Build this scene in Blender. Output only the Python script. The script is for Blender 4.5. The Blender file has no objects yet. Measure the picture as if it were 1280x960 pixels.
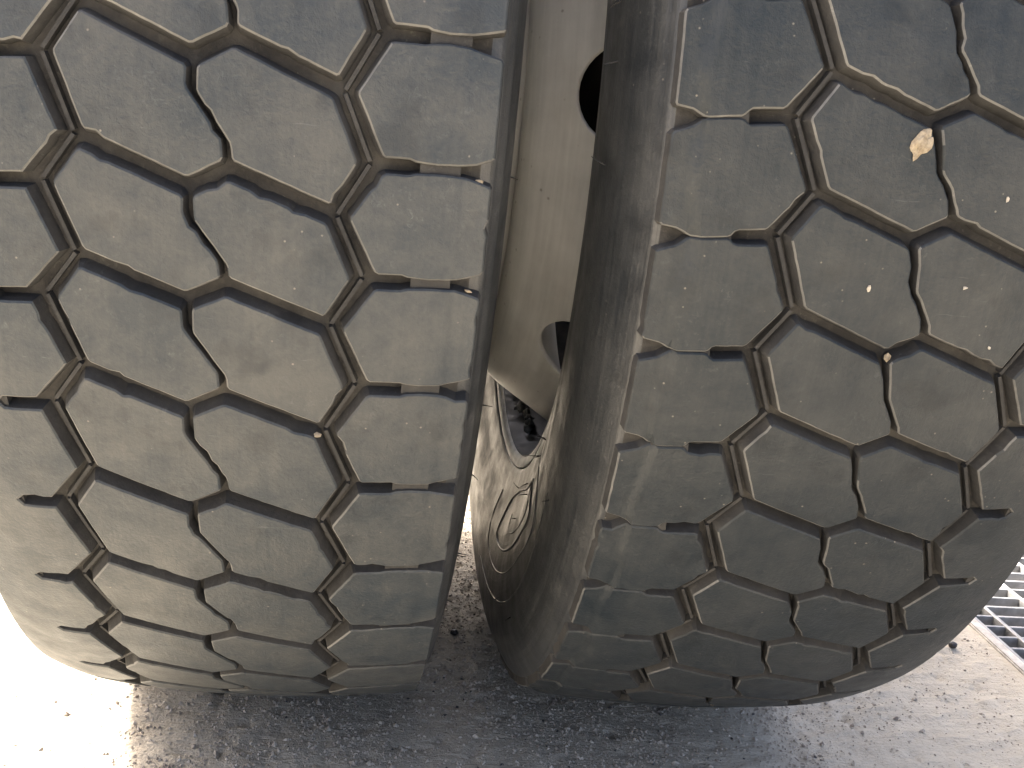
import bpy, bmesh, math, random
from mathutils import Vector, Matrix, noise

C = bpy.context.scene.collection
scene = bpy.context.scene
random.seed(7)
PI = math.pi

# ------------------------------------------------------------------ camera
CAM_Z = 0.5102343
M = Matrix(((0.990207118916225, 0.0690457488520023, 0.12133649992106733),
            (-0.10061910171333473, -0.24952533221556703, 0.9631266297601332),
            (0.09677632984377203, -0.9659036148333733, -0.24013443908317755)))
F_PX = 1388.48
cam_data = bpy.data.cameras.new('camera')
cam_data.sensor_width = 36.0
cam_data.lens = F_PX / 1280.0 * 36.0
cam_data.clip_start = 0.02
cam_data.clip_end = 3000.0
cam = bpy.data.objects.new('camera', cam_data)
C.objects.link(cam)
cam.matrix_world = Matrix.Translation((0, 0, CAM_Z)) @ (M @ Matrix(((1, 0, 0), (0, -1, 0), (0, 0, -1)))).to_4x4()
scene.camera = cam

# ------------------------------------------------------------------ light
SUN_DIR = Vector((-0.74, 0.67, 0.0)).normalized()
SUN_EL = math.radians(50)
sun_vec = Vector((SUN_DIR.x * math.cos(SUN_EL), SUN_DIR.y * math.cos(SUN_EL), math.sin(SUN_EL)))
world = bpy.data.worlds.new('World')
scene.world = world
world.use_nodes = True
wn = world.node_tree.nodes
wn.clear()
sky = wn.new('ShaderNodeTexSky')
sky.sky_type = 'NISHITA'
sky.sun_disc = False
sky.sun_elevation = SUN_EL
sky.sun_rotation = math.atan2(SUN_DIR.x, SUN_DIR.y)
sky.air_density = 0.6
sky.dust_density = 8.0
sky.ozone_density = 0.6
bgn = wn.new('ShaderNodeBackground')
bgn.inputs['Strength'].default_value = 0.15
wo = wn.new('ShaderNodeOutputWorld')
world.node_tree.links.new(sky.outputs[0], bgn.inputs[0])
world.node_tree.links.new(bgn.outputs[0], wo.inputs[0])
sun_data = bpy.data.lights.new('sun', 'SUN')
sun_data.energy = 5.0
sun_data.angle = math.radians(10.0)
sun_data.color = (1.0, 0.965, 0.91)
sun = bpy.data.objects.new('sun', sun_data)
C.objects.link(sun)
sun.rotation_euler = sun_vec.to_track_quat('Z', 'Y').to_euler()
sun.location = (-2, 3, 4)
scene.view_settings.view_transform = 'Standard'
scene.view_settings.look = 'None'
scene.view_settings.exposure = 2.3
scene.view_settings.gamma = 1.0


# ------------------------------------------------------------------ node helpers
class NT:
    def __init__(self, name):
        self.m = bpy.data.materials.new(name)
        self.m.use_nodes = True
        self.t = self.m.node_tree
        self.n = self.t.nodes
        self.b = self.n['Principled BSDF']
        self.tc = self.n.new('ShaderNodeTexCoord')

    def link(self, a, b):
        self.t.links.new(a, b)

    def val(self, x, sock):
        if isinstance(x, (int, float)):
            sock.default_value = x
        elif isinstance(x, tuple):
            sock.default_value = x if len(x) != 3 or sock.type == 'VECTOR' else (*x, 1)
        else:
            self.link(x, sock)

    def mapping(self, scale=(1, 1, 1), loc=(0, 0, 0), vec=None):
        k = self.n.new('ShaderNodeMapping')
        k.inputs['Scale'].default_value = scale
        k.inputs['Location'].default_value = loc
        self.link(vec or self.tc.outputs['Object'], k.inputs['Vector'])
        return k.outputs[0]

    def noise(self, scale, detail=4, rough=0.55, vec=None, dist=0.0):
        k = self.n.new('ShaderNodeTexNoise')
        k.inputs['Scale'].default_value = scale
        k.inputs['Detail'].default_value = detail
        k.inputs['Roughness'].default_value = rough
        k.inputs['Distortion'].default_value = dist
        self.link(vec or self.tc.outputs['Object'], k.inputs['Vector'])
        return k.outputs[0]

    def voronoi(self, scale, vec=None, feature='F1', rnd=1.0):
        k = self.n.new('ShaderNodeTexVoronoi')
        k.feature = feature
        k.inputs['Scale'].default_value = scale
        k.inputs['Randomness'].default_value = rnd
        self.link(vec or self.tc.outputs['Object'], k.inputs['Vector'])
        return k

    def ramp(self, x, stops):
        k = self.n.new('ShaderNodeValToRGB')
        while len(k.color_ramp.elements) < len(stops):
            k.color_ramp.elements.new(0.5)
        for e, (p, c) in zip(k.color_ramp.elements, stops):
            e.position = p
            e.color = (c, c, c, 1) if isinstance(c, (int, float)) else (*c, 1)
        self.link(x, k.inputs[0])
        return k.outputs[0]

    def mix(self, fac, a, b, mode='MIX'):
        k = self.n.new('ShaderNodeMix')
        k.data_type = 'RGBA'
        k.blend_type = mode
        self.val(fac, k.inputs[0])
        self.val(a, k.inputs[6])
        self.val(b, k.inputs[7])
        return k.outputs[2]

    def math(self, op, a, b=0.0, clamp=False):
        k = self.n.new('ShaderNodeMath')
        k.operation = op
        k.use_clamp = clamp
        self.val(a, k.inputs[0])
        self.val(b, k.inputs[1])
        return k.outputs[0]

    def bump(self, h, strength, dist, normal=None):
        k = self.n.new('ShaderNodeBump')
        k.inputs['Strength'].default_value = strength
        k.inputs['Distance'].default_value = dist
        self.link(h, k.inputs['Height'])
        if normal is not None:
            self.link(normal, k.inputs['Normal'])
        return k.outputs[0]

    def polar(self):
        """vector (axial, radius, angle) of a wheel whose axle is the local x axis"""
        s = self.n.new('ShaderNodeSeparateXYZ')
        self.link(self.tc.outputs['Object'], s.inputs[0])
        r = self.math('SQRT', self.math('ADD', self.math('MULTIPLY', s.outputs[1], s.outputs[1]),
                                        self.math('MULTIPLY', s.outputs[2], s.outputs[2])))
        a = self.math('ARCTAN2', s.outputs[2], self.math('MULTIPLY', s.outputs[1], -1.0))
        c = self.n.new('ShaderNodeCombineXYZ')
        self.link(s.outputs[0], c.inputs[0])
        self.link(r, c.inputs[1])
        self.link(a, c.inputs[2])
        return c.outputs[0]


def rubber(name, dark, dusty, dust_lo, dust_hi, rough=(0.5, 0.75), bump_s=0.35, streak=0.0, specks=True, spec=0.5):
    k = NT(name)
    pol = k.polar()
    n1 = k.noise(14, 5, 0.6)
    n2 = k.noise(70, 5, 0.65, dist=0.4)
    n3 = k.noise(420, 3, 0.6)
    f = k.math('ADD', k.math('MULTIPLY', n1, 0.5), k.math('ADD', k.math('MULTIPLY', n2, 0.35), k.math('MULTIPLY', n3, 0.15)))
    st = k.noise(1.0, 4, 0.6, vec=k.mapping((420, 300, 3.0), vec=pol))
    if streak:
        f = k.math('ADD', k.math('MULTIPLY', f, 1 - streak), k.math('MULTIPLY', st, streak))
    oi = k.n.new('ShaderNodeObjectInfo')
    f = k.math('ADD', f, k.math('MULTIPLY', k.math('SUBTRACT', oi.outputs['Random'], 0.5), 0.05))
    fac = k.ramp(f, [(dust_lo, 0.0), (dust_hi, 1.0)])
    col = k.mix(fac, dark, dusty)
    # scuffs: faint streaks round the tyre
    sc = k.ramp(k.noise(1.0, 3, 0.7, vec=k.mapping((60, 60, 9.0), vec=pol)), [(0.56, 0.0), (0.72, 1.0)])
    col = k.mix(k.math('MULTIPLY', sc, 0.22), col, dusty)
    # fine pale abrasion and smudges left by grit
    ab = k.ramp(k.noise(230, 5, 0.75, dist=0.8), [(0.56, 0.0), (0.74, 1.0)])
    ab2 = k.ramp(k.noise(30, 3, 0.6, vec=k.mapping((1, 1, 1), (7, 3, 2))), [(0.42, 0.0), (0.62, 1.0)])
    col = k.mix(k.math('MULTIPLY', k.math('MULTIPLY', ab, ab2), 0.38), col, tuple(min(1, c * 2.3) for c in dusty))
    scr = k.ramp(k.noise(1.0, 2, 0.5, vec=k.mapping((60, 900, 900), (1, 2, 3)), dist=0.7), [(0.70, 0.0), (0.76, 1.0)])
    scg = k.ramp(k.noise(22, 2, 0.5, vec=k.mapping((1, 1, 1), (1, 9, 2))), [(0.55, 0.0), (0.62, 1.0)])
    col = k.mix(k.math('MULTIPLY', k.math('MULTIPLY', scr, scg), 0.30), col, tuple(min(1, c * 2.4) for c in dusty))
    # dark greasy blotches
    bl = k.ramp(k.noise(38, 4, 0.6, vec=k.mapping((1, 1, 1), (3.1, 1.7, 0.4))), [(0.56, 0.0), (0.70, 1.0)])
    col = k.mix(k.math('MULTIPLY', bl, 0.50), col, tuple(c * 0.55 for c in dark))
    if specks:
        v = k.voronoi(170)
        d = k.ramp(v.outputs['Distance'], [(0.05, 1.0), (0.12, 0.0)])
        gate = k.ramp(k.noise(60, 2, 0.5, vec=k.mapping((1, 1, 1), (9, 2, 5))), [(0.57, 0.0), (0.60, 1.0)])
        col = k.mix(k.math('MULTIPLY', k.math('MULTIPLY', d, gate), 0.6), col, (0.20, 0.18, 0.15))
    k.link(col, k.b.inputs['Base Color'])
    rr = k.ramp(k.noise(45, 4, 0.6), [(0.3, rough[0]), (0.7, rough[1])])
    k.link(rr, k.b.inputs['Roughness'])
    k.b.inputs['Specular IOR Level'].default_value = spec
    h = k.math('ADD', k.math('MULTIPLY', k.noise(520, 4, 0.65), 0.5),
               k.math('ADD', k.math('MULTIPLY', n2, 0.9), k.math('MULTIPLY', st, 1.2 * streak)))
    k.link(k.bump(h, bump_s, 0.0012), k.b.inputs['Normal'])
    return k.m


MAT_TREADS = [rubber('left_tread_rubber', (0.016, 0.023, 0.029), (0.050, 0.0525, 0.0505), 0.40, 0.62, (0.42, 0.60), 0.55, streak=0.10, spec=0.42),
              rubber('dark_tread_rubber', (0.009, 0.014, 0.018), (0.034, 0.037, 0.037), 0.38, 0.66, (0.40, 0.58), 0.6, streak=0.16, spec=0.32)]  # right tread set darker and less glossy than the left
MAT_WALL = rubber('groove_wall_rubber', (0.022, 0.022, 0.022), (0.056, 0.054, 0.050), 0.38, 0.70, (0.75, 0.95), 0.5, specks=False, spec=0.3)
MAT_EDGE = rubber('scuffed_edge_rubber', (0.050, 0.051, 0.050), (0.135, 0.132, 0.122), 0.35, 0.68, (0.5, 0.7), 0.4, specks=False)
MAT_FLOOR = rubber('groove_floor_rubber', (0.023, 0.022, 0.021), (0.070, 0.066, 0.058), 0.42, 0.72, (0.8, 0.98), 0.6, specks=True, spec=0.25)
MAT_SIDE = rubber('sidewall_rubber', (0.015, 0.0175, 0.020), (0.064, 0.065, 0.063), 0.38, 0.68, (0.30, 0.50), 0.45, streak=0.38)
MAT_HAIR = rubber('black_hair_rubber', (0.012, 0.012, 0.012), (0.03, 0.028, 0.025), 0.4, 0.7, specks=False)


def cream_paint():
    k = NT('cream_wheel_paint')
    pol = k.polar()
    st = k.noise(1.0, 4, 0.6, vec=k.mapping((90, 90, 1.6), vec=pol))
    n = k.noise(22, 5, 0.6)
    f = k.math('ADD', k.math('MULTIPLY', st, 0.55), k.math('MULTIPLY', n, 0.45))
    col = k.mix(k.ramp(f, [(0.35, 0.0), (0.66, 1.0)]), (0.42, 0.415, 0.38), (0.63, 0.62, 0.57))
    v = k.voronoi(95)
    d = k.ramp(v.outputs['Distance'], [(0.05, 1.0), (0.14, 0.0)])
    gate = k.ramp(k.noise(26, 2, 0.5, vec=k.mapping((1, 1, 1), (2, 8, 5))), [(0.52, 0.0), (0.58, 1.0)])
    col = k.mix(k.math('MULTIPLY', k.math('MULTIPLY', d, gate), 0.55), col, (0.10, 0.075, 0.05))
    k.link(col, k.b.inputs['Base Color'])
    k.link(k.ramp(n, [(0.3, 0.36), (0.7, 0.55)]), k.b.inputs['Roughness'])
    k.link(k.bump(k.math('ADD', n, k.noise(300, 3, 0.6)), 0.18, 0.001), k.b.inputs['Normal'])
    return k.m


def steel(name, a, b, rough, metal=0.6, bump_s=0.2, sc=60):
    k = NT(name)
    n = k.noise(sc, 5, 0.65)
    k.link(k.mix(k.ramp(n, [(0.36, 0.0), (0.66, 1.0)]), a, b), k.b.inputs['Base Color'])
    k.b.inputs['Metallic'].default_value = metal
    k.link(k.ramp(k.noise(sc * 2, 3), [(0.3, rough), (0.7, min(1, rough + 0.25))]), k.b.inputs['Roughness'])
    k.link(k.bump(n, bump_s, 0.001), k.b.inputs['Normal'])
    return k.m


MAT_CREAM = cream_paint()
MAT_LIP = steel('bare_rim_lip_steel', (0.50, 0.50, 0.48), (0.75, 0.75, 0.72), 0.35, 0.1)
MAT_BARREL = steel('dirty_rim_barrel', (0.035, 0.037, 0.04), (0.10, 0.10, 0.10), 0.4, 0.2)
MAT_HUB = steel('rusty_hub_iron', (0.02, 0.017, 0.015), (0.05, 0.038, 0.03), 0.6, 0.3)
MAT_GREASE = steel('dried_grease', (0.10, 0.10, 0.095), (0.34, 0.33, 0.30), 0.35, 0.0, 0.8, 200)
MAT_GALV = steel('galvanised_steel', (0.21, 0.205, 0.195), (0.37, 0.36, 0.345), 0.40, 0.35, 0.15, 40)


def ground_mat():
    k = NT('dusty_concrete')
    n1 = k.noise(2.6, 6, 0.6)
    n2 = k.noise(28, 6, 0.7)
    n3 = k.noise(330, 4, 0.7)
    f = k.math('ADD', k.math('MULTIPLY', n1, 0.45), k.math('ADD', k.math('MULTIPLY', n2, 0.3), k.math('MULTIPLY', n3, 0.25)))
    col = k.mix(k.ramp(f, [(0.34, 0.0), (0.66, 1.0)]), (0.40, 0.345, 0.26), (0.62, 0.555, 0.44))
    v = k.voronoi(300)
    g = k.ramp(v.outputs['Distance'], [(0.12, 1.0), (0.32, 0.0)])
    gate = k.ramp(k.noise(90, 3, 0.6, vec=k.mapping((1, 1, 1), (4, 4, 0))), [(0.45, 0.0), (0.6, 1.0)])
    tint = k.mix(k.ramp(k.noise(210, 1), [(0.42, 0.0), (0.58, 1.0)]), (0.09, 0.075, 0.06), (0.52, 0.48, 0.42))
    col = k.mix(k.math('MULTIPLY', k.math('MULTIPLY', g, gate), 0.7), col, tint)
    # faint darker brown oval on the ground around the tyres
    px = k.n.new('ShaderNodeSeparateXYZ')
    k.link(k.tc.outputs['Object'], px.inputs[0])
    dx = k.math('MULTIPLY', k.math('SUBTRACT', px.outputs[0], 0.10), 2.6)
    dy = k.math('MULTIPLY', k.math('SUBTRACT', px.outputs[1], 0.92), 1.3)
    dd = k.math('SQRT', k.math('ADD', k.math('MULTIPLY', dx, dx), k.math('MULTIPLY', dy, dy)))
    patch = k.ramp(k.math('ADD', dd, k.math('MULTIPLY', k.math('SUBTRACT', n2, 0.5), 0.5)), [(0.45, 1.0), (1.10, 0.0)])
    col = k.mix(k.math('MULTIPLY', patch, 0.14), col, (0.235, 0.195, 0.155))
    k.link(col, k.b.inputs['Base Color'])
    k.b.inputs['Roughness'].default_value = 0.88
    k.b.inputs['Specular IOR Level'].default_value = 0.3
    w = k.noise(1.0, 4, 0.65, vec=k.mapping((26, 190, 1), vec=None), dist=0.6)
    h = k.math('ADD', k.math('MULTIPLY', k.noise(160, 5, 0.7), 1.0), k.math('ADD', k.math('MULTIPLY', w, 0.8), k.math('MULTIPLY', n3, 0.4)))
    k.link(k.bump(h, 0.75, 0.004), k.b.inputs['Normal'])
    return k.m


def plain(name, a, b, sc=80, rough=0.85, bump_s=0.5):
    k = NT(name)
    n = k.noise(sc, 5, 0.65)
    oi = k.n.new('ShaderNodeObjectInfo')
    k.link(k.mix(k.ramp(n, [(0.38, 0.0), (0.64, 1.0)]), a, b), k.b.inputs['Base Color'])
    k.b.inputs['Roughness'].default_value = rough
    k.link(k.bump(n, bump_s, 0.001), k.b.inputs['Normal'])
    return k.m


MAT_GROUND = ground_mat()
MAT_PIT = plain('damp_pit_concrete', (0.05, 0.048, 0.045), (0.12, 0.115, 0.105), 14)
MAT_KERB = plain('pale_kerb_mortar', (0.34, 0.31, 0.27), (0.55, 0.51, 0.45), 60)
MAT_CHIP = plain('tan_stone', (0.17, 0.135, 0.09), (0.32, 0.27, 0.19), 260)
MAT_PALE = plain('pale_grit', (0.30, 0.27, 0.22), (0.55, 0.51, 0.43), 300)
MAT_GRAIN = plain('mixed_sand_grain', (0.22, 0.18, 0.14), (0.60, 0.53, 0.43), 120)
MAT_DARK = plain('black_pebble', (0.012, 0.011, 0.01), (0.035, 0.03, 0.028), 90, 0.5)


# ------------------------------------------------------------------ object helpers
def link(name, bm_or_me, mats, parent=None, smooth=True, sharp=None):
    if isinstance(bm_or_me, bpy.types.Mesh):
        me = bm_or_me
    else:
        me = bpy.data.meshes.new(name)
        bm_or_me.to_mesh(me)
        bm_or_me.free()
    me.name = name
    if not me.materials:
        for m in (mats if isinstance(mats, (list, tuple)) else [mats]):
            me.materials.append(m)
    if smooth:
        me.shade_smooth()
        if sharp is not None:
            me.set_sharp_from_angle(angle=sharp)
    o = bpy.data.objects.new(name, me)
    C.objects.link(o)
    if parent is not None:
        o.parent = parent
    return o


def thing(name, label, cat, mw, group=None):
    o = bpy.data.objects.new(name, None)
    C.objects.link(o)
    o.matrix_world = mw
    o['label'] = label
    o['category'] = cat
    if group:
        o['group'] = group
    return o


def tag(o, label, cat, group=None):
    o['label'] = label
    o['category'] = cat
    if group:
        o['group'] = group
    return o


def revolve(prof, seg=256, closed=False, mat_of=None, a0=0.0):
    """profile [(axial, radius)] swept round the local x axis"""
    bm = bmesh.new()
    rings = []
    for i in range(seg):
        t = a0 + 2 * PI * i / seg
        rings.append([bm.verts.new((u, -r * math.cos(t), -r * math.sin(t))) for u, r in prof])
    n = len(prof)
    for i in range(seg):
        a, b = rings[i], rings[(i + 1) % seg]
        for j in range(n if closed else n - 1):
            f = bm.faces.new((a[j], a[(j + 1) % n], b[(j + 1) % n], b[j]))
            if mat_of:
                f.material_index = mat_of(j)
    bmesh.ops.recalc_face_normals(bm, faces=bm.faces)
    return bm


# ------------------------------------------------------------------ tyre geometry
R0 = 0.5
U = {'Lin': -0.0636, 'Lout': -0.0779, 'A': -0.0134, 'B': 0.0041, 'C': 0.0527, 'D': 0.0665, 'E': 0.1227, 'F': -0.1345}
V = {'Lin': -0.345, 'Lout': 0.047, 'A': -0.016, 'B': -0.187, 'C': 0.124, 'D': 0.668, 'E': 0.666, 'F': 0.153}
CROWN = 0.12826 * 4
UC = -0.0059           # middle of the tread
GROOVE = 0.0085
DTH = 0.119378554
WHEELS = [
    dict(base=Vector((-0.0734, 1.0095, 0.0)), axis=Vector((1.0, -0.0045, -0.0066)), zc=0.5000, R=R0 * 0.99676, th0=0.21383944,
         TH=[-0.0093, -0.0094, -0.0057, -0.0114, -0.0232, -0.0256, -0.0156, -0.003, 0.0068, 0.0246, 0.0245, 0.0238, 0.0234],
         e1=Vector((-0.0028, -0.9705, 0.2411)), e2=Vector((-0.0075, -0.241, -0.9705))),
    dict(base=Vector((0.26, 1.0058, 0.0)), axis=Vector((1.0, 0.0045, 0.0066)), zc=0.5065, R=R0, th0=0.198441543,
         TH=[0.0219, 0.0223, 0.0148, 0.0076, 0.0075, 0.0006, -0.0038, -0.0054, -0.0155, -0.0134, -0.0125, -0.0121, -0.012],
         e1=Vector((0.0028, -0.9701, 0.2428)), e2=Vector((0.0075, -0.2428, -0.97))),
]


def knots(w):
    """angle of every pitch line; the visible ones are irregular as tread pitches are"""
    ks = {i: w['th0'] + i * DTH + w['TH'][i + 2] for i in range(-2, 11)}
    span = 2 * PI - (ks[10] - ks[-2])
    n = round(span / DTH)
    for q in range(1, n + 1):
        ks[10 + q] = ks[10] + span * q / n
    total = 12 + n
    return ks, total


def make_theta(w):
    ks, total = knots(w)

    def th(x):
        turns = 0
        while x < -2:
            x += total
            turns -= 1
        while x >= -2 + total:
            x -= total
            turns += 1
        i = math.floor(x)
        f = x - i
        b = ks[i + 1] if (i + 1) in ks else ks[-2] + 2 * PI
        return ks[i] * (1 - f) + b * f + 2 * PI * turns
    return th, total


def poly_offset(P, W, extra):
    """P: points, W[i]: half width on edge i (P[i]->P[i+1]), counter-clockwise polygon moved inwards"""
    n = len(P)
    out = []
    for i in range(n):
        p0, p1, p2 = P[i - 1], P[i], P[(i + 1) % n]
        d1 = (p1 - p0).normalized()
        d2 = (p2 - p1).normalized()
        n1 = Vector((-d1.y, d1.x))
        n2 = Vector((-d2.y, d2.x))
        w1 = W[i - 1] + extra[i - 1]
        w2 = W[i] + extra[i]
        cr = d1.x * d2.y - d1.y * d2.x
        if abs(cr) < 0.12:
            nn = (n1 + n2).normalized()
            out.append(p1 + nn * (w1 + w2) / 2)
        else:
            # p1 + a*n1.. intersection of the two moved lines
            q1 = p1 + n1 * w1
            q2 = p1 + n2 * w2
            t = ((q2.x - q1.x) * d2.y - (q2.y - q1.y) * d2.x) / cr
            q = q1 + d1 * t
            lim = 3.0 * max(abs(w1), abs(w2), 0.0006)
            if (q - p1).length > lim:
                q = p1 + (q - p1).normalized() * lim
            out.append(q)
    return out


def cut_corners(P, W, S, r):
    """clip true corners by r so the worn blocks are not razor-sharp"""
    n = len(P)
    P2, W2, S2 = [], [], []
    for i in range(n):
        p0, p1, p2 = P[i - 1], P[i], P[(i + 1) % n]
        d1, d2 = (p1 - p0), (p2 - p1)
        cr = d1.normalized().x * d2.normalized().y - d1.normalized().y * d2.normalized().x
        rr = min(r, d1.length * 0.3, d2.length * 0.3)
        if abs(cr) > 0.35 and rr > 0.0004:
            P2.append(p1 - d1.normalized() * rr)
            W2.append((W[i - 1] + W[i]) / 2 * 0.9)
            S2.append((S[i - 1] + S[i]) / 2)
            P2.append(p1 + d2.normalized() * rr)
        else:
            P2.append(p1)
        W2.append(W[i])
        S2.append(S[i])
    return P2, W2, S2


def block_mesh(P, W, S, mapf, rnd, fused=(), bevel=0.0009):
    """P in (axial, arc) metres; rings floor -> rim -> top; the top is cut into a grid that follows the curve"""
    Q = poly_offset(P, W, [0.0] * len(P))
    BV = [0.0 if k in fused else bevel for k in range(len(Q))]
    S = [0.0 if k in fused else x for k, x in enumerate(S)]
    Q, BV, S2 = cut_corners(Q, BV, S, 0.0011 if not fused else 0.0)
    W2 = [0.0] * len(Q)
    jit = [Vector((rnd.uniform(-1, 1), rnd.uniform(-1, 1))) * (0.00022 if BV[k] and BV[k - 1] else 0.0) for k in range(len(Q))]
    Q = [q + j for q, j in zip(Q, jit)]
    Q2, B2, S3 = [], [], []
    for k in range(len(Q)):
        p, q = Q[k], Q[(k + 1) % len(Q)]
        Q2.append(p); B2.append(BV[k]); S3.append(S2[k])
        ln = (q - p).length
        if BV[k] and ln > 0.007:
            m = int(ln / 0.0042)
            inn = Vector((-(q - p).y, (q - p).x)).normalized()
            for g in range(1, m):
                nick = rnd.uniform(0.0005, 0.0013) if rnd.random() < 0.07 else 0.0
                Q2.append(p.lerp(q, (g + rnd.uniform(-.25, .25)) / m) + inn * (rnd.uniform(-0.00013, 0.00013) + nick))
                B2.append(BV[k]); S3.append(S2[k])
    Q, BV, S2 = Q2, B2, S3
    W2 = [0.0] * len(Q)
    n = len(Q)
    low = poly_offset(Q, W2, [-s for s in S2])
    top = poly_offset(Q, W2, BV)
    bm = bmesh.new()
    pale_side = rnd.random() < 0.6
    a = [bm.verts.new((p.x, p.y, -GROOVE - 0.001)) for p in low]
    b = [bm.verts.new((p.x, p.y, -bevel * 0.9 if (BV[k] or BV[k - 1]) else 0.0)) for k, p in enumerate(Q)]
    c = [bm.verts.new((p.x, p.y, 0.0)) for p in top]
    for i in range(n):
        j = (i + 1) % n
        f = bm.faces.new((a[i], a[j], b[j], b[i]))
        f.material_index = 1
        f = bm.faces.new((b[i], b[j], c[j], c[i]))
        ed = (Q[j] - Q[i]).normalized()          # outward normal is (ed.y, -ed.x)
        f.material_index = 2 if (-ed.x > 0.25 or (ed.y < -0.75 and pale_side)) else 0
    bm.faces.new(c)
    ys = [v.co.y for v in bm.verts]
    xs = [v.co.x for v in bm.verts]
    ragged = min(xs) < UC - 0.12 or max(xs) > UC + 0.12
    for axis, lo, hi, step in ((1, min(ys), max(ys), 0.0075 if ragged else 0.0115), (0, min(xs), max(xs), 0.014)):
        k = max(1, int((hi - lo) / step))
        cuts = [lo + (hi - lo) * q / k for q in range(1, k)]
        if axis == 0 and min(xs) < UC - 0.12:
            cuts = [x for x in cuts if not UC - 0.123 < x < UC - 0.105] + [UC - 0.1060 - 0.0016 * q for q in range(11)]
        elif axis == 0 and max(xs) > UC + 0.12:
            cuts = [x for x in cuts if not UC + 0.105 < x < UC + 0.123] + [UC + 0.1060 + 0.0016 * q for q in range(11)]
        for q in cuts:
            co = [0, 0, 0]
            no = [0, 0, 0]
            co[axis] = q
            no[axis] = 1
            bmesh.ops.bisect_plane(bm, geom=bm.verts[:] + bm.edges[:] + bm.faces[:], plane_co=co, plane_no=no)
    bmesh.ops.triangulate(bm, faces=[f for f in bm.faces if len(f.verts) > 4])
    bmesh.ops.remove_doubles(bm, verts=bm.verts, dist=0.00002)
    for v in bm.verts:
        v.co = mapf(v.co.x, v.co.y, v.co.z)
    bmesh.ops.recalc_face_normals(bm, faces=bm.faces)
    return bm


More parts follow.
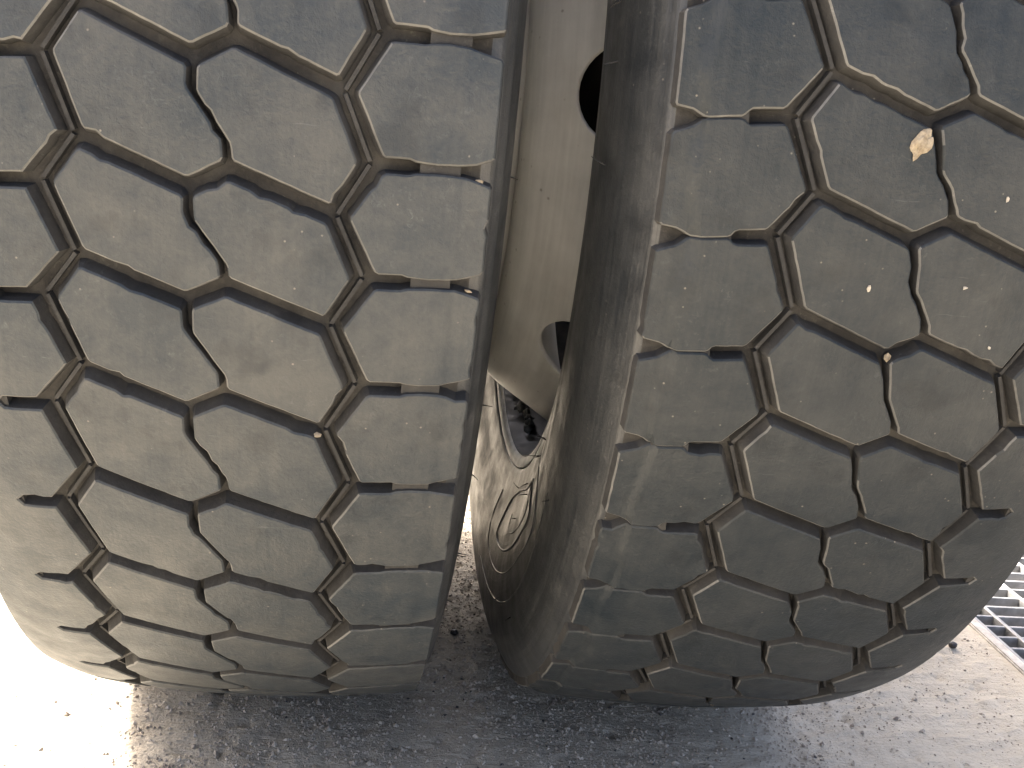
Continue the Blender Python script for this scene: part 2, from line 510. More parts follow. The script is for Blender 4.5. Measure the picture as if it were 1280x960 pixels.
def build_wheel(idx, label, tyre_label):
    w = WHEELS[idx]
    R = w['R']
    rnd = random.Random(100 + idx)
    ax = w['axis'].normalized()
    e1 = w['e1'].normalized()
    # local frame: x axle, -y towards the camera side (angle 0), -z angle 90 degrees
    y = (-e1 - ax * (-e1).dot(ax)).normalized()
    z = ax.cross(y)
    mw = Matrix((ax, y, z)).transposed().to_4x4()
    centre = Vector((w['base'].x, w['base'].y, w['zc']))
    # the empty stands on the ground below the axle; parts hang in a frame centred on the axle
    mw.translation = centre
    root = thing('truck_wheel', label, 'truck wheel', mw, 'twin truck wheels side by side')
    th, total = make_theta(w)

    outer_sign = -1 if idx == 0 else 1

    def drop(u, t=None):
        d = max(0.0, (u - UC) * outer_sign - 0.080)
        d = d * d * 3.2
        if t is not None:
            q = (u - UC) * -outer_sign
            edge = 0.1135 + 0.0065 * noise.noise(Vector((t * 16, idx * 7.0, 0))) + 0.0030 * noise.noise(Vector((t * 90, 3.0, 1)))
            k = max(0.0, min(1.0, (q - edge) / 0.0025))
            d += (0.0026 if idx == 1 else 0.0005) * k
            if idx == 1:
                d += 0.0006 * k * noise.noise(Vector((t * 60, u * 260, 5)))
        return d

    def mapf(u, s, h):
        t = s / R
        r = R - CROWN * u * u - (drop(u, t) if h > -0.004 else drop(u)) + h
        return Vector((u, -r * math.cos(t), -r * math.sin(t)))

    # --- carcass
    def rt(u):
        return R - CROWN * u * u - drop(u)
    half = []
    for k in range(0, 12):
        uu = 0.0105 * k
        half.append((uu, -GROOVE))
    side = [(0.1265, 0.0172), (0.1298, 0.0190), (0.1308, 0.0215), (0.1330, 0.0245), (0.1352, 0.0280), (0.1356, 0.0290), (0.1380, 0.0335),
            (0.1402, 0.0385), (0.1404, 0.0396), (0.1424, 0.0450), (0.1442, 0.0520), (0.1443, 0.0532), (0.1456, 0.0600), (0.1466, 0.0700),
            (0.1467, 0.0712), (0.1472, 0.0820), (0.1470, 0.0930), (0.1462, 0.1040), (0.1463, 0.1052), (0.1448, 0.1160), (0.1425, 0.1290),
            (0.1426, 0.1304), (0.1395, 0.1420), (0.1362, 0.1540), (0.1330, 0.1660), (0.1332, 0.1674), (0.1308, 0.1760), (0.1300, 0.1810),
            (0.1290, 0.1850), (0.1270, 0.1875), (0.1200, 0.1890)]
    prof = []
    for u, d in reversed(side):
        prof.append((UC - u - (0.0035 if d > 0.03 and idx == 0 else 0.0), R - d))
    for k in range(-11, 12):
        uu = 0.0112 * k
        prof.append((UC + uu, rt(UC + uu) - GROOVE))
    for u, d in side:
        prof.append((UC + u - (0.0035 if d > 0.03 else 0.0), R - d))
    # the rounded-off outer shoulder
    prof = [(u, r - (drop(u) if (u - UC) * outer_sign > 0.12 and r > R - 0.06 else 0.0) * max(0.0, min(1.0, (r - (R - 0.06)) / 0.03)))
            for u, r in prof]
    nside = len(side)
    bm = revolve(prof, 288, mat_of=lambda j: 0 if nside - 1 <= j < nside + 22 else 1)
    tyre = link('tyre', bm, [MAT_FLOOR, MAT_SIDE], root, sharp=math.radians(50))
    tyre['label'] = tyre_label

    WZ, WD, WN = 0.0052, 0.0044, 0.0012   # half widths: zigzag groove, diagonal groove, narrow slot
    if idx == 1:
        WZ, WD, WN = 0.0048, 0.0039, 0.0012

    def pt(name, i, du=0.0, dv=0.0):
        return Vector((U[name] + du, th(i + V[name] + dv) * R))

    rag = random.Random(5 + idx)
    slots = {}
    for i in range(-3, total + 3):
        a = pt('A', i)
        b = pt('B', i + 1)
        if idx == 0:
            slots[i % total] = [(0.0005, 0.24, 'A'), (-0.0012, -0.20, 'B')]
        else:
            q = [(0.004 + rag.uniform(-.0008, .0008), 0.20, 'A'), (0.0062 + rag.uniform(-.001, .001), 0.42, 'A'),
                 (0.0098 + rag.uniform(-.001, .001), 0.50, 'A'), (-0.0020 + rag.uniform(-.0006, .0006), -0.16, 'B')]
            slots[i % total] = q

    def slot_pts(i):
        out = []
        for du, dv, k in slots[i % total]:
            out.append(pt(k, i if k == 'A' else i + 1, du, dv))
        return out

    blocks = []
    for i in range(total):
        sl = slot_pts(i)
        # orientation: axial right, arc grows downwards on the camera side; go round so the inside is on the left
        # left middle block
        P = [pt('Lin', i), pt('A', i)] + sl + [pt('B', i + 1), pt('A', i + 1), pt('Lin', i + 1), pt('Lout', i)]
        NS = [WN * 1.9] + [WN] * (len(sl) - 1) + [WN * 1.6]
        W = [WD] + NS + [WD, WD, WZ, WZ]
        blocks.append((P, W))
        P = [pt('A', i), pt('B', i), pt('C', i), pt('D', i), pt('C', i + 1), pt('B', i + 1)] + sl[::-1]
        W = [WD, WD, WZ, WZ, WD] + NS[::-1]
        blocks.append((P, W))

        # shoulder blocks: lateral slots are deep at both ends, nearly worn shut in the middle
        def lateral(inner, outer, sign, j, mid):
            a, b = pt(inner, j), pt(outer, j)
            rj = random.Random(j % total * 7 + (1 if inner == 'D' else 2) + idx * 1000)
            t1 = (0.34 if idx == 0 else 0.39) + rj.uniform(-0.04, 0.05)
            t2 = 0.82 + rj.uniform(-0.03, 0.03)
            wi, wo = 0.0036, 0.0034
            out = []
            fused = (inner == 'D') == (idx == 1)
            if fused:
                seq = ((0.0, wi), (t1 + 0.04, wi * 0.9), (t1 + 0.09, 0.00001), (0.7, 0.00001), (1.0, 0.00001))
            else:
                t2 -= 0.07
                wo = 0.0042
                seq = ((0.0, wi), (t1, wi), (t1 + 0.05, mid), ((t1 + t2) / 2, mid * 0.8), (t2, mid), (t2 + 0.09, wo * 0.9), (1.0, wo * 1.5))
            for t, wdt in seq:
                p = a.lerp(b, t)
                out.append(Vector((p.x, p.y + sign * wdt)))
            return out
        midr = 0.0026 if idx == 0 else 0.0007
        midl = 0.0020 if idx == 0 else 0.00022
        up = lateral('D', 'E', +1, i, midr)
        dn = lateral('D', 'E', -1, i + 1, midr)
        P = up + dn[::-1] + [pt('C', i + 1)]
        W = [0.0] * (len(up) - 1) + [0.0] + [0.0] * (len(dn) - 1) + [WZ, WZ]
        fu = [k for k in (2, 3)] + [len(up) + len(dn) - 1 - 3, len(up) + len(dn) - 1 - 4]
        blocks.append((P, W, fu if idx == 1 else []))
        up = lateral('Lout', 'F', +1, i, midl)
        dn = lateral('Lout', 'F', -1, i + 1, midl)
        P = up[::-1] + [pt('Lin', i + 1)] + dn
        # order: outer->inner along the upper slot, zigzag, inner->outer along the lower slot
        W = [0.0] * (len(up) - 1) + [WZ, WZ] + [0.0] * (len(dn) - 1) + [0.0]
        nu = len(up)
        blocks.append((P, W, [0, 1, nu + 1 + 2, nu + 1 + 3] if idx == 0 else []))
    for blk in blocks:
        P, W = blk[0], blk[1]
        fu = set(blk[2]) if len(blk) > 2 else set()
        area = sum(P[k - 1].x * P[k].y - P[k].x * P[k - 1].y for k in range(len(P)))
        if area < 0:
            n = len(P)
            P = P[::-1]
            W = [W[(n - 2 - k) % n] for k in range(n)]
            fu = {(n - 2 - k) % n for k in fu}
        S = [min(0.0024, x * 0.6) if x > 0 else 0.0010 for x in W]
        bm = block_mesh(P, W, S, mapf, rnd, fu)
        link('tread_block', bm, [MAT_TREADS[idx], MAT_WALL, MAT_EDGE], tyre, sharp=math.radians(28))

    # --- thin raised rib along the floor of each zigzag groove and tie bars inside the shoulder slots
    def strip(bm, a, b, wd, h0, h1, seg=4):
        d = (b - a)
        nn = Vector((-d.y, d.x)).normalized() * wd
        prev = None
        for k in range(seg + 1):
            p = a.lerp(b, k / seg)
            row = [bm.verts.new(mapf(*(p + nn), h0)), bm.verts.new(mapf(*(p + nn * 0.6), h1)),
                   bm.verts.new(mapf(*(p - nn * 0.6), h1)), bm.verts.new(mapf(*(p - nn), h0))]
            if prev:
                for q in range(3):
                    bm.faces.new((prev[q], prev[q + 1], row[q + 1], row[q]))
            else:
                bm.faces.new(row)
            prev = row
        bm.faces.new(prev[::-1])
    for n_in, n_out in (('Lin', 'Lout'), ('C', 'D')):
        bm = bmesh.new()
        for i in range(total):
            if n_in == 'Lin':
                a, b, c = pt('Lin', i), pt('Lout', i), pt('Lin', i + 1)
            else:
                a, b, c = pt('C', i), pt('D', i), pt('C', i + 1)
            for p, q in ((a, b), (b, c)):
                d = (q - p)
                strip(bm, p + d * 0.03, q - d * 0.03, 0.0015, -GROOVE - 0.001, -GROOVE + 0.0040)
        bmesh.ops.recalc_face_normals(bm, faces=bm.faces)
        o = link('groove_rib', bm, MAT_WALL, tyre, smooth=False)
        o['kind'] = 'stuff'
    bm = bmesh.new()
    for i in range(total):
        for a, b in ((pt('D', i), pt('E', i)), (pt('Lout', i), pt('F', i))):
            lo = -0.0022 if idx == 0 else -0.0014
            strip(bm, a.lerp(b, 0.40), a.lerp(b, 0.735), 0.0050, -GROOVE - 0.001, lo, 3)
    bmesh.ops.recalc_face_normals(bm, faces=bm.faces)
    o = link('tie_bar', bm, MAT_WALL, tyre, smooth=False)
    o['kind'] = 'stuff'

    # --- rim: bead lip, barrel; disc dished towards the neighbour wheel, with hand holes
    s = 1 if idx == 0 else -1       # the discs of twin wheels meet back to back

    def lip(sg):
        o_ = UC + sg * 0.1240
        pr = [(o_ - sg * 0.004, 0.2925), (o_ + sg * 0.001, 0.2930), (o_ + sg * 0.0028, 0.2965), (o_ + sg * 0.0040, 0.3005), (o_ + sg * 0.0038, 0.3022),
              (o_ + sg * 0.0026, 0.3026), (o_ + sg * 0.0018, 0.3000), (o_ + sg * 0.0003, 0.2975), (o_ - sg * 0.0040, 0.2960)]
        return [(a, b + 0.009) for a, b in pr]
    rim = link('rim', revolve([(UC - 0.123, 0.3005), (UC - 0.095, 0.2960), (UC - 0.075, 0.2740), (UC + 0.0, 0.2720), (UC + 0.06, 0.2725),
                               (UC + 0.085, 0.2960), (UC + 0.123, 0.3005), (UC + 0.123, 0.3045), (UC + 0.085, 0.3000), (UC + 0.06, 0.2765),
                               (UC + 0.0, 0.2760), (UC - 0.075, 0.2780), (UC - 0.095, 0.3000), (UC - 0.123, 0.3045)], 192, closed=True),
               MAT_BARREL, root, sharp=math.radians(40))
    for sg in (-1, 1):
        link('rim_lip', revolve(lip(sg), 192, closed=True), MAT_LIP, rim, sharp=math.radians(60))

    # disc: grid in (profile, angle) with the holes cut in the parameter plane
    prof_d = [(0.068, 0.2722), (0.078, 0.2690), (0.088, 0.2655), (0.098, 0.2600), (0.110, 0.2520), (0.122, 0.2435), (0.136, 0.2345),
              (0.148, 0.2262), (0.157, 0.2180), (0.163, 0.2080), (0.1655, 0.1960), (0.1660, 0.1700), (0.1660, 0.1400), (0.1655, 0.1100)]
    if idx == 1:
        prof_d = [(a + 0.006, r_ + (0.012 if 0.09 < a < 0.16 else 0.004 if a < 0.09 else 0.008)) for a, r_ in prof_d]
    # arc length parameter
    L = [0.0]
    for k in range(1, len(prof_d)):
        L.append(L[-1] + math.hypot(prof_d[k][0] - prof_d[k - 1][0], prof_d[k][1] - prof_d[k - 1][1]))

    def at_l(l):
        for k in range(1, len(L)):
            if l <= L[k] or k == len(L) - 1:
                t = (l - L[k - 1]) / (L[k] - L[k - 1])
                return (prof_d[k - 1][0] * (1 - t) + prof_d[k][0] * t, prof_d[k - 1][1] * (1 - t) + prof_d[k][1] * t)
    NH, HR = 8, 0.034
    hole_l = 0.0425                      # along the cone
    th_h = 0.165 if idx == 1 else 0.30
    bm = bmesh.new()
    rmean = at_l(hole_l)[1]
    secs = 2 * PI / NH
    # each sector: square patch round the hole built radially, the rest as a grid
    hw = 0.043 / rmean                     # half width of the patch in angle
    l0, l1 = 0.0, hole_l * 2
    segs = 32
    verts = {}

    def V_(l, t):
        key = (round(l, 5), round(t % (2 * PI), 5))
        if key not in verts:
            u_, r_ = at_l(l)
            verts[key] = bm.verts.new((s * u_ + 0.0, -r_ * math.cos(t), -r_ * math.sin(t)))
        return verts[key]
    nt = 10
    for k in range(NH):
        tc_ = th_h + k * secs
        # boundary of the square, segs points
        inner, outer = [], []
        for q in range(segs):
            a = 2 * PI * q / segs
            ca, sa = math.cos(a), math.sin(a)
            m = max(abs(ca), abs(sa))
            inner.append((hole_l + HR * ca, tc_ + HR * sa / rmean))
            outer.append((hole_l + hole_l * ca / m, tc_ + hw * sa / m))
        mid1 = [(hole_l + (HR + 0.003) * math.cos(2 * PI * q / segs), tc_ + (HR + 0.003) * math.sin(2 * PI * q / segs) / rmean) for q in range(segs)]
        for ra, rb in ((inner, mid1), (mid1, outer)):
            for q in range(segs):
                j = (q + 1) % segs
                bm.faces.new((V_(*ra[q]), V_(*ra[j]), V_(*rb[j]), V_(*rb[q])))
        # strip between patches
        ls = sorted({round(p[0], 6) for p in outer})
        ta, tb = tc_ + hw, tc_ + secs - hw
        for a in range(len(ls) - 1):
            for b in range(nt):
                x0, x1 = ta + (tb - ta) * b / nt, ta + (tb - ta) * (b + 1) / nt
                bm.faces.new((V_(ls[a], x0), V_(ls[a + 1], x0), V_(ls[a + 1], x1), V_(ls[a], x1)))
        ts = sorted({round(p[1], 7) for p in outer}) + [ta + (tb - ta) * (b + 1) / nt for b in range(nt)]
        lr = [hole_l * 2] + [x for x in L if x > hole_l * 2 + 0.003]
        for a in range(len(lr) - 1):
            for b in range(len(ts) - 1):
                bm.faces.new((V_(lr[a], ts[b]), V_(lr[a + 1], ts[b]), V_(lr[a + 1], ts[b + 1]), V_(lr[a], ts[b + 1])))
    bmesh.ops.remove_doubles(bm, verts=bm.verts, dist=0.0004)
    bmesh.ops.recalc_face_normals(bm, faces=bm.faces)
    disc = link('wheel_disc', bm, MAT_CREAM, root)
    mod = disc.modifiers.new('plate', 'SOLIDIFY')
    mod.thickness = 0.0045
    mod.offset = -1 if idx == 0 else -1
    bv = disc.modifiers.new('edge', 'BEVEL')
    bv.width = 0.0012
    bv.segments = 2
    bv.limit_method = 'ANGLE'
    bv.angle_limit = math.radians(50)
    return root, tyre, mapf, R, mw, rt, rim


left = build_wheel(0, 'wide worn truck wheel on the left, seen square on and filling the left half', 'dusty black tyre with hexagonal tread blocks')
right = build_wheel(1, 'wide worn truck wheel on the right, its inner sidewall and cream disc showing', 'dusty black tyre with a chipped stepped shoulder')

# clot of dried grease on the barrel below the right disc
gz = random.Random(9)
bm = bmesh.new()
for q in range(9):
    t_, u_ = 1.86 + 0.045 * q + gz.uniform(-.02, .02), UC - 0.104 - gz.uniform(0, 0.010)
    c_ = Vector((u_, -0.2925 * math.cos(t_), -0.2925 * math.sin(t_)))
    r_ = bmesh.ops.create_icosphere(bm, subdivisions=2, radius=1.0)
    for v in r_['verts']:
        v.co = c_ + v.co * (gz.uniform(0.004, 0.0045) * (1 + 0.8 * noise.noise(v.co * 1.7 + Vector((q, 0, 0)))))
link('dried_grease', bm, MAT_GREASE, right[6])

# axle that carries both wheels
bm = revolve([(-0.22, 0.0), (-0.22, 0.07), (-0.2, 0.085), (0.30, 0.105), (0.36, 0.105), (0.365, 0.0)], 64)
ax_o = link('axle_hub', bm, MAT_HUB, None, sharp=math.radians(40))
ax_o.location = (0.093, 1.0077, 0.5030)
for dx, s_ in ((-0.166, -1), (0.166, 1)):
    d_ = link('brake_drum', revolve([(s_ * 0.095, 0.10), (s_ * 0.09, 0.245), (-s_ * 0.055, 0.252), (-s_ * 0.065, 0.23), (-s_ * 0.065, 0.06)], 96), MAT_HUB, ax_o, sharp=math.radians(40))
    d_.location = (dx, 0, 0)
tag(ax_o, 'rusty round hub between the twin wheels, behind the cream disc', 'axle hub')

# ------------------------------------------------------------------ sidewall details
def side_point(w, r, t, lift=0.0):
    """point on the bulged sidewall nearest the gap; only for the right wheel's left side"""
    pts = [(0.1265, 0.0172), (0.1298, 0.0190), (0.1330, 0.0245), (0.1380, 0.0335), (0.1424, 0.0450), (0.1456, 0.0600), (0.1472, 0.0820),
           (0.1470, 0.0930), (0.1462, 0.1040), (0.1448, 0.1160), (0.1425, 0.1290), (0.1395, 0.1420), (0.1362, 0.1540), (0.1330, 0.1660), (0.1308, 0.1780), (0.1292, 0.1870)]
    d = R0 - r
    u = pts[-1][0]
    for (u0, d0), (u1, d1) in zip(pts, pts[1:]):
        if d0 <= d <= d1:
            f = (d - d0) / (d1 - d0)
            u = u0 + (u1 - u0) * f
            break
    return u, r, t


def tube(bm, pts, rad, seg=6, taper=False):
    prev = None
    n = len(pts)
    for k, p in enumerate(pts):
        d = (pts[min(k + 1, n - 1)] - pts[max(k - 1, 0)]).normalized()
        a = d.orthogonal().normalized()
        b = d.cross(a)
        if prev is not None:                       # keep the frame from twisting
            a = (prev_a - d * prev_a.dot(d)).normalized()
            b = d.cross(a)
        rr = rad * (1 - 0.7 * k / (n - 1)) if taper else rad
        ring = [bm.verts.new(p + (a * math.cos(2 * PI * q / seg) + b * math.sin(2 * PI * q / seg)) * rr) for q in range(seg)]
        if prev:
            for q in range(seg):
                bm.faces.new((prev[q], prev[(q + 1) % seg], ring[(q + 1) % seg], ring[q]))
        prev, prev_a = ring, a
    bmesh.ops.recalc_face_normals(bm, faces=bm.faces)


def wheel_point(u, r, t):
    return Vector((u, -r * math.cos(t), -r * math.sin(t)))


tyre_r = right[1]
tyre_l = left[1]


def left_face(r, t, lift):
    u, r, t = side_point(None, r, t)
    return wheel_point(UC - u - lift, r, t)


# raised emblem outlines on the sidewall (a teardrop loop and the line that runs round it)
def smooth_line(ctrl, closed, n=8):
    out = []
    m = len(ctrl)
    rng_ = range(m if closed else m - 1)
    for k in rng_:
        g = lambda q: Vector(ctrl[q % m]) if closed else Vector(ctrl[max(0, min(m - 1, q))])
        p0, p1, p2, p3 = g(k - 1), g(k), g(k + 1), g(k + 2)
        for q in range(n):
            t = q / n
            out.append(0.5 * ((2 * p1) + (p2 - p0) * t + (2 * p0 - 5 * p1 + 4 * p2 - p3) * t * t + (3 * p1 - p0 - 3 * p2 + p3) * t ** 3))
    out.append(Vector(ctrl[0]) if closed else Vector(ctrl[-1]))
    return out


for ctrl, closed, rad in (([(.356, 1.04), (.392, .985), (.389, 1.10), (.385, 1.26), (.380, 1.44), (.371, 1.55), (.354, 1.53), (.338, 1.47), (.334, 1.34), (.344, 1.18)], True, 0.0011),
                          ([(.350, .96), (.385, .90), (.412, .94), (.406, 1.12), (.402, 1.32), (.396, 1.52), (.384, 1.67), (.360, 1.70), (.338, 1.68)], False, 0.0007),
                          ([(.352, 1.08), (.376, 1.06), (.374, 1.22), (.366, 1.36), (.352, 1.38)], False, 0.0006),
                          ([(.424, .80), (.428, 1.0), (.426, 1.25), (.420, 1.5), (.410, 1.75)], False, 0.0006)):
    bm = bmesh.new()
    tube(bm, [left_face(v[0], v[1], 0.0) for v in smooth_line(ctrl, closed)], rad)
    link('raised_outline', bm, MAT_SIDE, tyre_r)

# small moulding hairs
hr_rnd = random.Random(3)
for (u, r, t) in [(UC + 0.1435, 0.425, 0.62), (UC + 0.1435, 0.43, 0.74), (UC + 0.143, 0.435, 0.92), (UC + 0.143, 0.43, 0.95), (UC + 0.1425, 0.44, 1.08),
                  (UC + 0.142, 0.44, 1.34), (UC + 0.141, 0.44, 1.50), (UC + 0.1435, 0.425, 0.30)]:
    bm = bmesh.new()
    p0 = wheel_point(u, r * left[3] / R0, t)
    d = Vector((1, hr_rnd.uniform(-.3, .3), hr_rnd.uniform(-.6, .2))).normalized()
    side_v = Vector((0, hr_rnd.uniform(-1, 1), hr_rnd.uniform(-1, 1))) * 0.002
    L_ = hr_rnd.uniform(0.004, 0.009)
    tube(bm, [p0 - d * 0.001 + (d * L_ * k / 6 + side_v * (k / 6) ** 2) for k in range(7)], 0.00055, 5, True)
    link('rubber_hair', bm, MAT_HAIR, tyre_l)
for (r, t) in [(0.43, 0.10), (0.432, 0.17), (0.428, 0.29), (0.34, 0.95), (0.345, 0.99), (0.352, 1.15), (0.42, 1.35), (0.36, 1.28), (0.33, 1.4),
               (0.44, 1.22), (0.43, 0.80), (0.325, 1.02), (0.33, 1.08), (0.336, 1.22)]:
    bm = bmesh.new()
    p0 = left_face(r, t, 0.0)
    d = Vector((-1, hr_rnd.uniform(-.8, .8), hr_rnd.uniform(-.8, .4))).normalized()
    side_v = Vector((0, hr_rnd.uniform(-1, 1), hr_rnd.uniform(-1, 1))) * 0.0025
    L_ = hr_rnd.uniform(0.005, 0.010)
    tube(bm, [p0 - d * 0.001 + (d * L_ * k / 6 + side_v * (k / 6) ** 2) for k in range(7)], 0.00055, 5, True)
    link('rubber_hair', bm, MAT_HAIR, tyre_r)


# ------------------------------------------------------------------ stones, grit
def stone_mesh(rnd, sx, sy, sz, sub=1, rough=0.25):
    bm = bmesh.new()
    bmesh.ops.create_icosphere(bm, subdivisions=sub, radius=1.0)
    off = Vector((rnd.uniform(0, 50), rnd.uniform(0, 50), 0))
    for v in bm.verts:
        k = 1 + rough * noise.noise(v.co * 1.3 + off) * 2
        v.co = Vector((v.co.x * sx * k, v.co.y * sy * k, v.co.z * sz * k))
    return bm


mw_r = right[4]


def on_tread(w, u, t, h=0.0):
    r = w[5](u) + h
    return w[4] @ wheel_point(u, r, t)


def px_ray(x, y):
    d = M @ Vector(((x - 640) / F_PX, (y - 480) / F_PX, 1.0))
    return d.normalized()


def tread_hit(w, x, y):
    """where a stone seen at (x, y) of the photograph lies on the tread surface"""
    o = w[4].inverted() @ Vector((0, 0, CAM_Z))
    d = (w[4].inverted().to_3x3() @ px_ray(x, y)).normalized()
    t = 0.3
    while t < 1.3:
        p = o + d * t
        if math.hypot(p.y, p.z) < w[5](p.x):
            return p
        t += 0.0004
    return None


def rest_on_tread(o, w, x, y, spin, lift):
    p = tread_hit(w, x, y)
    n = Vector((0, p.y, p.z)).normalized()
    pw = w[4] @ (p + n * lift)
    nw = (w[4].to_3x3() @ n).normalized()
    q = nw.to_track_quat('Z', 'Y').to_matrix().to_4x4()
    o.matrix_world = Matrix.Translation(pw) @ q @ Matrix.Rotation(spin, 4, 'Z')


rs = random.Random(11)
bm = stone_mesh(rs, 0.0066, 0.0034, 0.0016, 3, 0.42)
chip = link('stone_chip', bm, MAT_CHIP, None, smooth=False)
rest_on_tread(chip, right, 1152, 180, 1.15, 0.0010)
tag(chip, 'tan angular stone chip stuck on an upper block of the right tyre', 'stone chip')
for (x, y, sz, lab) in ((1086, 360, 0.0017, 'small white crumb on the middle of a right tyre block, below the tan chip'),
                        (1259, 249, 0.0016, 'small pale crumb near the right edge of the photo on the tread'),
                        (1206, 360, 0.0013, 'thin pale fleck right of the white crumb on the right tyre'),
                        (1236, 435, 0.0014, 'tiny tan crumb low on the rightmost right tyre block')):
    o = link('grit_crumb', stone_mesh(rs, sz, sz * 0.6, sz * 0.5, 1, 0.4), MAT_PALE, None, smooth=False)
    rest_on_tread(o, right, x, y, rs.uniform(0, 3), sz * 0.3)
    tag(o, lab, 'grit', 'crumbs of grit on the right tyre')

# stones wedged in the grooves
groove_st = [(left, 600, 229), (left, 585, 366), (right, 932, 320), (right, 895, 458), (right, 1112, 450), (left, 395, 548)]
bm_all = bmesh.new()
for (w, x, y) in groove_st:
    b = stone_mesh(rs, rs.uniform(.0014, .0028), rs.uniform(.0012, .0020), rs.uniform(.001, .002), 1, 0.4)
    me = bpy.data.meshes.new('t')
    b.to_mesh(me)
    b.free()
    p = tread_hit(w, x, y)
    n = Vector((0, p.y, p.z)).normalized()
    me.transform(Matrix.Translation(w[4] @ (p - n * 0.0030)))
    bm_all.from_mesh(me)
    bpy.data.meshes.remove(me)
o = link('groove_grit', bm_all, MAT_CHIP, None, smooth=False)
o['kind'] = 'stuff'
o['label'] = 'tan grit crumbs caught in the tread grooves'


# ------------------------------------------------------------------ ground
def ground_at(x, y):
    d = M @ Vector(((x - 640) / F_PX, (y - 480) / F_PX, 1.0))
    t = -CAM_Z / d.z
    return Vector((d.x * t, d.y * t))


GX0, GX1, GY0, GY1 = -0.62, 0.676, 0.55, 1.75
PX0, PX1, PY0, PY1 = 0.690, 1.290, 0.35, 2.30          # drain opening


def ground_h(x, y):
    e = min(x - GX0, GX1 - x, y - GY0, GY1 - y)
    k = max(0.0, min(1.0, e / 0.05))
    h = 0.0026 * noise.noise(Vector((x * 9, y * 9, 0))) + 0.0016 * noise.noise(Vector((x * 38, y * 38, 3))) \
        + 0.0011 * noise.noise(Vector((x * 130, y * 130, 7)))
    # drag marks, long ridges running out to the right of the wheels
    q = Vector((x * 14 + y * 26, (y * 0.80 - x * 0.28) * 110, 1))
    m = max(0.0, min(1.0, (x - 0.25) / 0.15))
    h += 0.0052 * m * max(0.0, noise.noise(q) - 0.05)
    h -= 0.0022 * max(0.0, noise.noise(Vector((x * 75, y * 75, 11))) - 0.22) * 3
    return (h - 0.0018) * k


nx, ny = 330, 306
verts = []
for j in range(ny + 1):
    y = GY0 + (GY1 - GY0) * j / ny
    for i in range(nx + 1):
        x = GX0 + (GX1 - GX0) * i / nx
        verts.append((x, y, ground_h(x, y)))
faces = []
for j in range(ny):
    for i in range(nx):
        a = j * (nx + 1) + i
        faces.append((a, a + 1, a + nx + 2, a + nx + 1))


def quad(x0, y0, x1, y1):
    b = len(verts)
    verts.extend([(x0, y0, 0), (x1, y0, 0), (x1, y1, 0), (x0, y1, 0)])
    faces.append((b, b + 1, b + 2, b + 3))


BIG = 60
quad(-BIG, -BIG, BIG, PY0)
quad(-BIG, PY0, GX0, PY1)
quad(GX0, PY0, GX1, GY0)
quad(GX0, GY1, GX1, PY1)
quad(GX1, PY0, PX0, PY1)
quad(PX1, PY0, BIG, PY1)
quad(-BIG, PY1, BIG, BIG)
me = bpy.data.meshes.new('ground')
me.from_pydata(verts, [], faces)
g = link('ground', me, MAT_GROUND, None)
g['kind'] = 'structure'
# pit below the grating
bm = bmesh.new()
pz = -0.22
vs = [bm.verts.new(p) for p in ((PX0, PY0, -0.001), (PX1, PY0, -0.001), (PX1, PY1, -0.001), (PX0, PY1, -0.001), (PX0, PY0, pz), (PX1, PY0, pz), (PX1, PY1, pz), (PX0, PY1, pz))]
for f in ((0, 1, 5, 4), (1, 2, 6, 5), (2, 3, 7, 6), (3, 0, 4, 7), (4, 5, 6, 7)):
    bm.faces.new([vs[k] for k in f])
pit = link('drain_pit', bm, MAT_PIT, None, smooth=False)
pit['kind'] = 'structure'


def box(bm, x0, x1, y0, y1, z0, z1):
    v = [bm.verts.new((x, y, z)) for z in (z0, z1) for y in (y0, y1) for x in (x0, x1)]
    for f in ((0, 2, 3, 1), (4, 5, 7, 6), (0, 1, 5, 4), (2, 6, 7, 3), (0, 4, 6, 2), (1, 3, 7, 5)):
        bm.faces.new([v[k] for k in f])


def bevel_box(x0, x1, y0, y1, z0, z1, b):
    bm = bmesh.new()
    box(bm, x0, x1, y0, y1, z0, z1)
    bmesh.ops.bevel(bm, geom=bm.edges[:], offset=b, segments=1, affect='EDGES')
    return bm


gr = thing('drain_grating', 'pale galvanised steel drain grating set in the ground beyond the right tyre', 'drain grating',
           Matrix.Translation((PX0, 1.0, 0)))
top = 0.002


def gpart(name, x0, x1, y0, y1, z0, z1, mat, b=0.0004, mesh=None):
    o = link(name, bevel_box(x0 - PX0, x1 - PX0, y0 - 1.0, y1 - 1.0, z0, z1, b), mat, gr, smooth=False)
    return o


gpart('grating_frame', PX0 + 0.0005, PX0 + 0.0045, PY0 + 0.001, PY1 - 0.001, -0.035, top, MAT_GALV)
gpart('grating_frame', PX1 - 0.0045, PX1 - 0.0005, PY0 + 0.001, PY1 - 0.001, -0.035, top, MAT_GALV)
bar = None
y = PY0 + 0.02
PITCH = 0.0262
while y < PY1 - 0.01:
    if bar is None:
        bar = link('bearing_bar', bevel_box(0.005, PX1 - PX0 - 0.005, -0.0019, 0.0019, -0.032, top - 0.0006, 0.0004), MAT_GALV, gr, smooth=False)
    else:
        c_ = bar.copy()
        C.objects.link(c_)
        c_.parent = gr
        bar = c_
    bar.location = (0, y - 1.0, 0)
    y += PITCH
bar = None
x = PX0 + 0.030
while x < PX1 - 0.01:
    if bar is None:
        bar = link('cross_bar', bevel_box(-0.0024, 0.0024, PY0 - 1.0 + 0.004, PY1 - 1.0 - 0.004, -0.010, top + 0.0004, 0.0005), MAT_GALV, gr, smooth=False)
    else:
        c_ = bar.copy()
        C.objects.link(c_)
        c_.parent = gr
        bar = c_
    bar.location = (x - PX0, 0, 0)
    x += 0.062
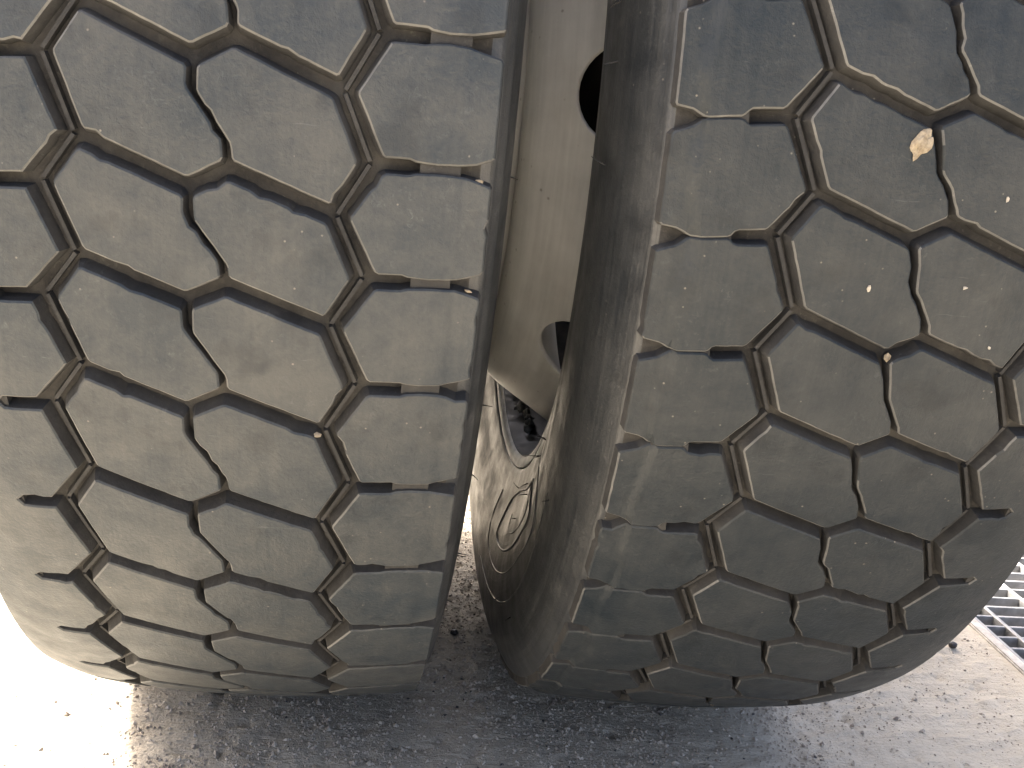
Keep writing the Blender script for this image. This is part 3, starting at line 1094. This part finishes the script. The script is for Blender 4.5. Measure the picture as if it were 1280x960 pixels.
bm = bmesh.new()
box(bm, PX0 - 0.0135, PX0 - 0.0005, PY0, PY1, -0.03, 0.0035)
bmesh.ops.bevel(bm, geom=[e for e in bm.edges if abs(e.verts[0].co.y - e.verts[1].co.y) > 1], offset=0.0015, segments=2, affect='EDGES')
k_ = link('kerb_edge', bm, MAT_KERB, None, smooth=False)
k_['kind'] = 'structure'

# pebbles one can point at
for (x, y, s, lab) in ((568, 791, 0.0042, 'black pebble on the ground in the gap between the two tyres'),
                       (1190, 811, 0.0048, 'shiny black pebble on the pale ground beside the right tyre tread')):
    g2 = ground_at(x, y)
    o = link('black_pebble', stone_mesh(rs, s, s * 0.9, s * 0.75, 2, 0.12), MAT_DARK)
    o.location = (g2.x, g2.y, ground_h(g2.x, g2.y) + s * 0.6)
    tag(o, lab, 'pebble', 'black pebbles on the ground')

# loose grit
import numpy as np
rng = np.random.default_rng(4)
base = [(1, 0, 0), (-1, 0, 0), (0, 1, 0), (0, -1, 0), (0, 0, 1), (0, 0, -1)]
tri = [(0, 2, 4), (2, 1, 4), (1, 3, 4), (3, 0, 4), (2, 0, 5), (1, 2, 5), (3, 1, 5), (0, 3, 5)]


def grit(name, n, smin, smax, mat, label, dens):
    vv, ff = [], []
    k = 0
    tries = 0
    while k < n and tries < n * 20:
        tries += 1
        x = rng.uniform(-0.30, 0.67)
        y = rng.uniform(0.70, 1.45)
        if rng.uniform() > dens(x, y):
            continue
        s = smin + (smax - smin) * rng.uniform() ** 3
        z = ground_h(x, y)
        a = rng.uniform(0, 6.28)
        ca, sa = math.cos(a), math.sin(a)
        sx, sy, sz = s * rng.uniform(.7, 1.3), s * rng.uniform(.6, 1.1), s * rng.uniform(.5, .9)
        b0 = len(vv)
        for (p, q, r) in base:
            p, q, r = p * sx + rng.uniform(-.25, .25) * s, q * sy + rng.uniform(-.25, .25) * s, r * sz
            vv.append((x + p * ca - q * sa, y + p * sa + q * ca, z + r + s * 0.25))
        ff.extend([(a_ + b0, b_ + b0, c_ + b0) for a_, b_, c_ in tri])
        k += 1
    me = bpy.data.meshes.new(name)
    me.from_pydata(vv, [], ff)
    o = link(name, me, mat, None, smooth=False)
    o['kind'] = 'stuff'
    o['label'] = label


def dens_l(x, y):
    d = (1.0 if x < 0.40 else 0.30) * max(0.12, min(1.0, (x + 0.22) / 0.12))
    return d * (0.5 if x > 0.5 else 1.0) * (0.35 + 0.9 * max(0, noise.noise(Vector((x * 14, y * 14, 2))) + 0.35))


grit('sand_grains', 34000, 0.0006, 0.0019, MAT_GRAIN, 'brown sandy grit strewn over the ground under the tyres', dens_l)
grit('coarse_grains', 2500, 0.0014, 0.0034, MAT_GRAIN, 'coarser brown grit strewn over the ground', dens_l)
grit('pale_grains', 4500, 0.0005, 0.0014, MAT_PALE, 'pale grit grains scattered over the ground', dens_l)
grit('dark_grains', 800, 0.0006, 0.0020, MAT_DARK, 'dark rubber crumbs scattered over the ground', lambda x, y: dens_l(x, y) * (x > -0.1))
